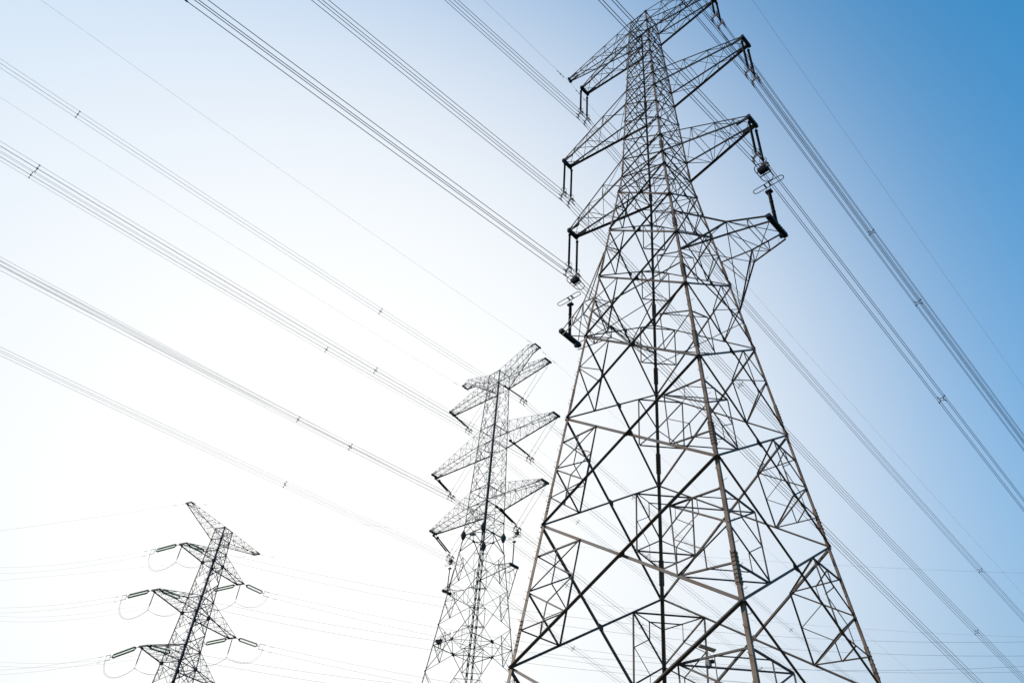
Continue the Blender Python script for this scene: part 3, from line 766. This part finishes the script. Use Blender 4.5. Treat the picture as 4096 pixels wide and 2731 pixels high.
def w3p(x, y, z):
    c, s_ = math.cos(P3A), math.sin(P3A)
    return V((P3L[0] + c * x - s_ * y, P3L[1] + s_ * x + c * y, z))
DIR = {1: V((0, 1, 0)), -1: V((math.sin(math.radians(28)), -math.cos(math.radians(28)), 0))}   # local directions of the two spans
KB = {1: 0.0026, -1: 0.00107}
W3 = {  # (level, side): {span: (string end s, [ (a, c), (a, c) ])}
 ('top', -1): {1: (4.69, [(-0.056, 0.24), (-0.065, -0.49)]), -1: (3.33, [(-0.164, -0.11), (-0.173, -1.07)])},
 ('top', 1): {1: (4.86, [(-0.129, 0.67), (-0.132, -0.10)]), -1: (3.66, [(-0.157, -0.34), (-0.181, -0.98)])},
 ('mid', -1): {1: (4.70, [(-0.043, 0.14), (-0.047, -0.54)]), -1: (3.61, [(-0.133, -0.16), (-0.148, -0.93)])},
 ('mid', 1): {1: (4.86, [(-0.115, 0.55), (-0.115, -0.15)]), -1: (3.96, [(-0.149, 0.01), (-0.160, -0.75)])},
 ('low', -1): {1: (4.84, [(-0.083, -0.27), (-0.081, -1.00)]), -1: (3.78, [(-0.100, 0.12), (-0.112, -0.65)])},
 ('low', 1): {1: (4.84, [(-0.100, 0.2), (-0.100, -0.5)]), -1: (3.8, [(-0.12, 0.05), (-0.13, -0.7)])}}
def disc_profile(n, pitch):
    pr = []
    for i in range(n):
        h = i * pitch
        pr += [(h, 0.05), (h + pitch * 0.30, 0.06), (h + pitch * 0.34, 0.125), (h + pitch * 0.5, 0.14), (h + pitch * 0.66, 0.125), (h + pitch * 0.7, 0.05)]
    return pr
SN = {1: 'left', -1: 'right'}
HN = {-1: 'left', 1: 'right'}
for (lv, side), spans in W3.items():
    zl, zu, L, zt = A3[lv]; x = side * L; clampP = {}
    nm = '%s %s arm of the small pylon' % (ARMN[lv], HN[side])
    for sp_, (se, wires) in spans.items():
        d = DIR[sp_]; T = V((x, 0.65 * sp_, zt))
        ends = [T + d * se + V((0, 0, c + a * se + KB[sp_] * se * se)) for a, c in wires]
        cen = mid(ends[0], ends[1]); dd = (cen - T).normalized(); Ls = (cen - T).length; side_v = V((0, 0, 1)) - dd * dd.z; side_v.normalize()
        t = thing('tension_insulator', 'twin green disc insulators going %s from the %s' % (SN[sp_], nm), 'insulator', P3L, P3A, 'tension insulators of the small pylon')
        n = 17; pitch = (Ls - 1.25) / n
        for e in (-0.21, 0.21):
            st = T + dd * 0.75 + side_v * e
            one('disc_string', M_GLASS, t, lambda b: b.lathe(disc_profile(n, pitch), st, dd, 12), True)
            one('pin_rod', M_CAP, t, lambda b: b.tube([st - dd * 0.08, st + dd * (n * pitch + 0.08)], 0.05, 6))
        one('link', M_STEEL3, t, lambda b: (b.tube([T, T + dd * 0.4], 0.04, 6), b.prism([T + dd * 0.38, T + dd * 0.72 + side_v * 0.28, T + dd * 0.78 + side_v * 0.2, T + dd * 0.78 - side_v * 0.2, T + dd * 0.72 - side_v * 0.28], dd.cross(side_v) * 0.015)))
        one('yoke_plate', M_STEEL3, t, lambda b: (b.prism([cen - dd * 0.5 + side_v * 0.24, cen - dd * 0.2, cen - dd * 0.5 - side_v * 0.24], dd.cross(side_v) * 0.015), b.tube([cen - dd * 0.42, cen - dd * 0.02], 0.035, 6), b.tube([ends[0] + side_v * 0.03, mid(ends[0], cen), ends[1] - side_v * 0.03], 0.03, 6)))
        g = thing('conductor_pair', 'pair of pale wires going %s from the %s' % (SN[sp_], nm), 'conductors', P3L, P3A, 'wire pairs of the small pylon')
        for a, c in wires:
            def wr(b):
                pts = []; s_ = se
                lim = 66 if sp_ == 1 else 230
                while s_ <= lim:
                    pts.append(T + d * s_ + V((0, 0, c + a * s_ + KB[sp_] * s_ * s_))); s_ += 2.0 if s_ < 60 else 8.0
                if sp_ == 1:
                    k = a + 2 * KB[1] * lim
                    for e in (40, 90): pts.append(pts[-1] + d * e + V((0, 0, k * e * 0.5)))
                b.tube(pts, 0.010 if sp_ == 1 else 0.0145, 6)
            one('conductor', M_WIRE3 if sp_ == 1 else M_WIRE, g, wr, True)  # left-going wires get the copy paled for glare
            s2 = se + 1.9
            one('vibration_damper', M_DARK, g, lambda b: damper(b, T + d * s2 + V((0, 0, c + a * s2 + KB[sp_] * s2 * s2)), d))
            s3 = se + 0.35
            one('dead_end_clamp', M_DARK, g, lambda b: b.tube([T + d * (se - 0.05) + V((0, 0, c + a * se + KB[sp_] * se * se)), T + d * (se + 0.9) + V((0, 0, c + a * (se + 0.9) + KB[sp_] * (se + .9) ** 2))], 0.035, 6))
        clampP[sp_] = [e_ + d * 0.75 for e_ in ends]
    bot = V((x, 0, zt - 2.95))
    js = thing('jumper_insulator', 'dark rod insulator hanging from the tip of the %s' % nm, 'insulator', P3L, P3A, 'hanging rod insulators of the small pylon')
    one('shed_core', M_RUBBER, js, lambda b: (b.lathe(shed_profile(2.3, 0.05, 0.085, 0.09), (x, 0, zt - 0.1), (0, 0, -1), 10), b.tube([(x, 0, zt), (x, 0, zt - 0.15)], 0.03, 6)))
    one('drop_link', M_DARK, js, lambda b: (b.tube([(x, 0, zt - 2.35), bot], 0.018, 5), b.box((x, 0, zt - 2.5), (0.1, 0, 0), (0, 0.02, 0), (0, 0, 0.02)), b.lathe([(0, 0.02), (0.12, 0.05), (0.24, 0.02)], bot - V((0, 0.12, 0)), (0, 1, 0), 8)))
    jl = thing('jumper_loop', 'slack twin jumper wire looping below the %s' % nm, 'wire', P3L, P3A, 'jumper loops of the small pylon')
    def bez(p0, p1, p2, p3, n=14):
        return [p0 * (1 - t) ** 3 + p1 * 3 * t * (1 - t) ** 2 + p2 * 3 * t * t * (1 - t) + p3 * t ** 3 for t in [i / n for i in range(n + 1)]]
    for k in (0, 1):
        off = V((0.06 if k else -0.06, 0, 0))
        pts = []
        for sp_ in (1, -1):
            p0 = clampP[sp_][k]; d = DIR[sp_]; dep = 1.5 if sp_ == 1 else 1.1
            seg = bez(p0, V((p0.x, p0.y, bot.z - dep * 0.9)) + d * -0.1, bot + off + d * 2.2 + V((0, 0, -dep * 1.15)), bot + off)
            pts = seg if sp_ == 1 else pts + list(reversed(seg))[1:]
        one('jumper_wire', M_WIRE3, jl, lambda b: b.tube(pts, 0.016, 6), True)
for side, cl, cr in ((-1, (0.044, 0.0003), (-0.052, 0.00045)), (1, (0.055, 0.0002), (-0.094, 0.00058))):
    t = thing('earth_wire', 'faint earth wire at the pointed top %s arm of the small pylon' % HN[side], 'wire', P3L, P3A, 'earth wires')
    for sp_, ab in ((1, cl), (-1, cr)):
        d = DIR[sp_]; T = V((side * 8.749, 0.5 * sp_, 66.27))
        one('strand', M_WIRE, t, lambda b: b.tube([T + d * s_ + V((0, 0, sag(ab, s_))) for s_ in [4 * i for i in range(60)]], 0.010, 5), True)
        one('dead_end_clamp', M_DARK, t, lambda b: b.tube([T, T + d * 0.7 + V((0, 0, sag(ab, 0.7)))], 0.03, 6))
        one('vibration_damper', M_DARK, t, lambda b: damper(b, T + d * 2.2 + V((0, 0, sag(ab, 2.2))), d))
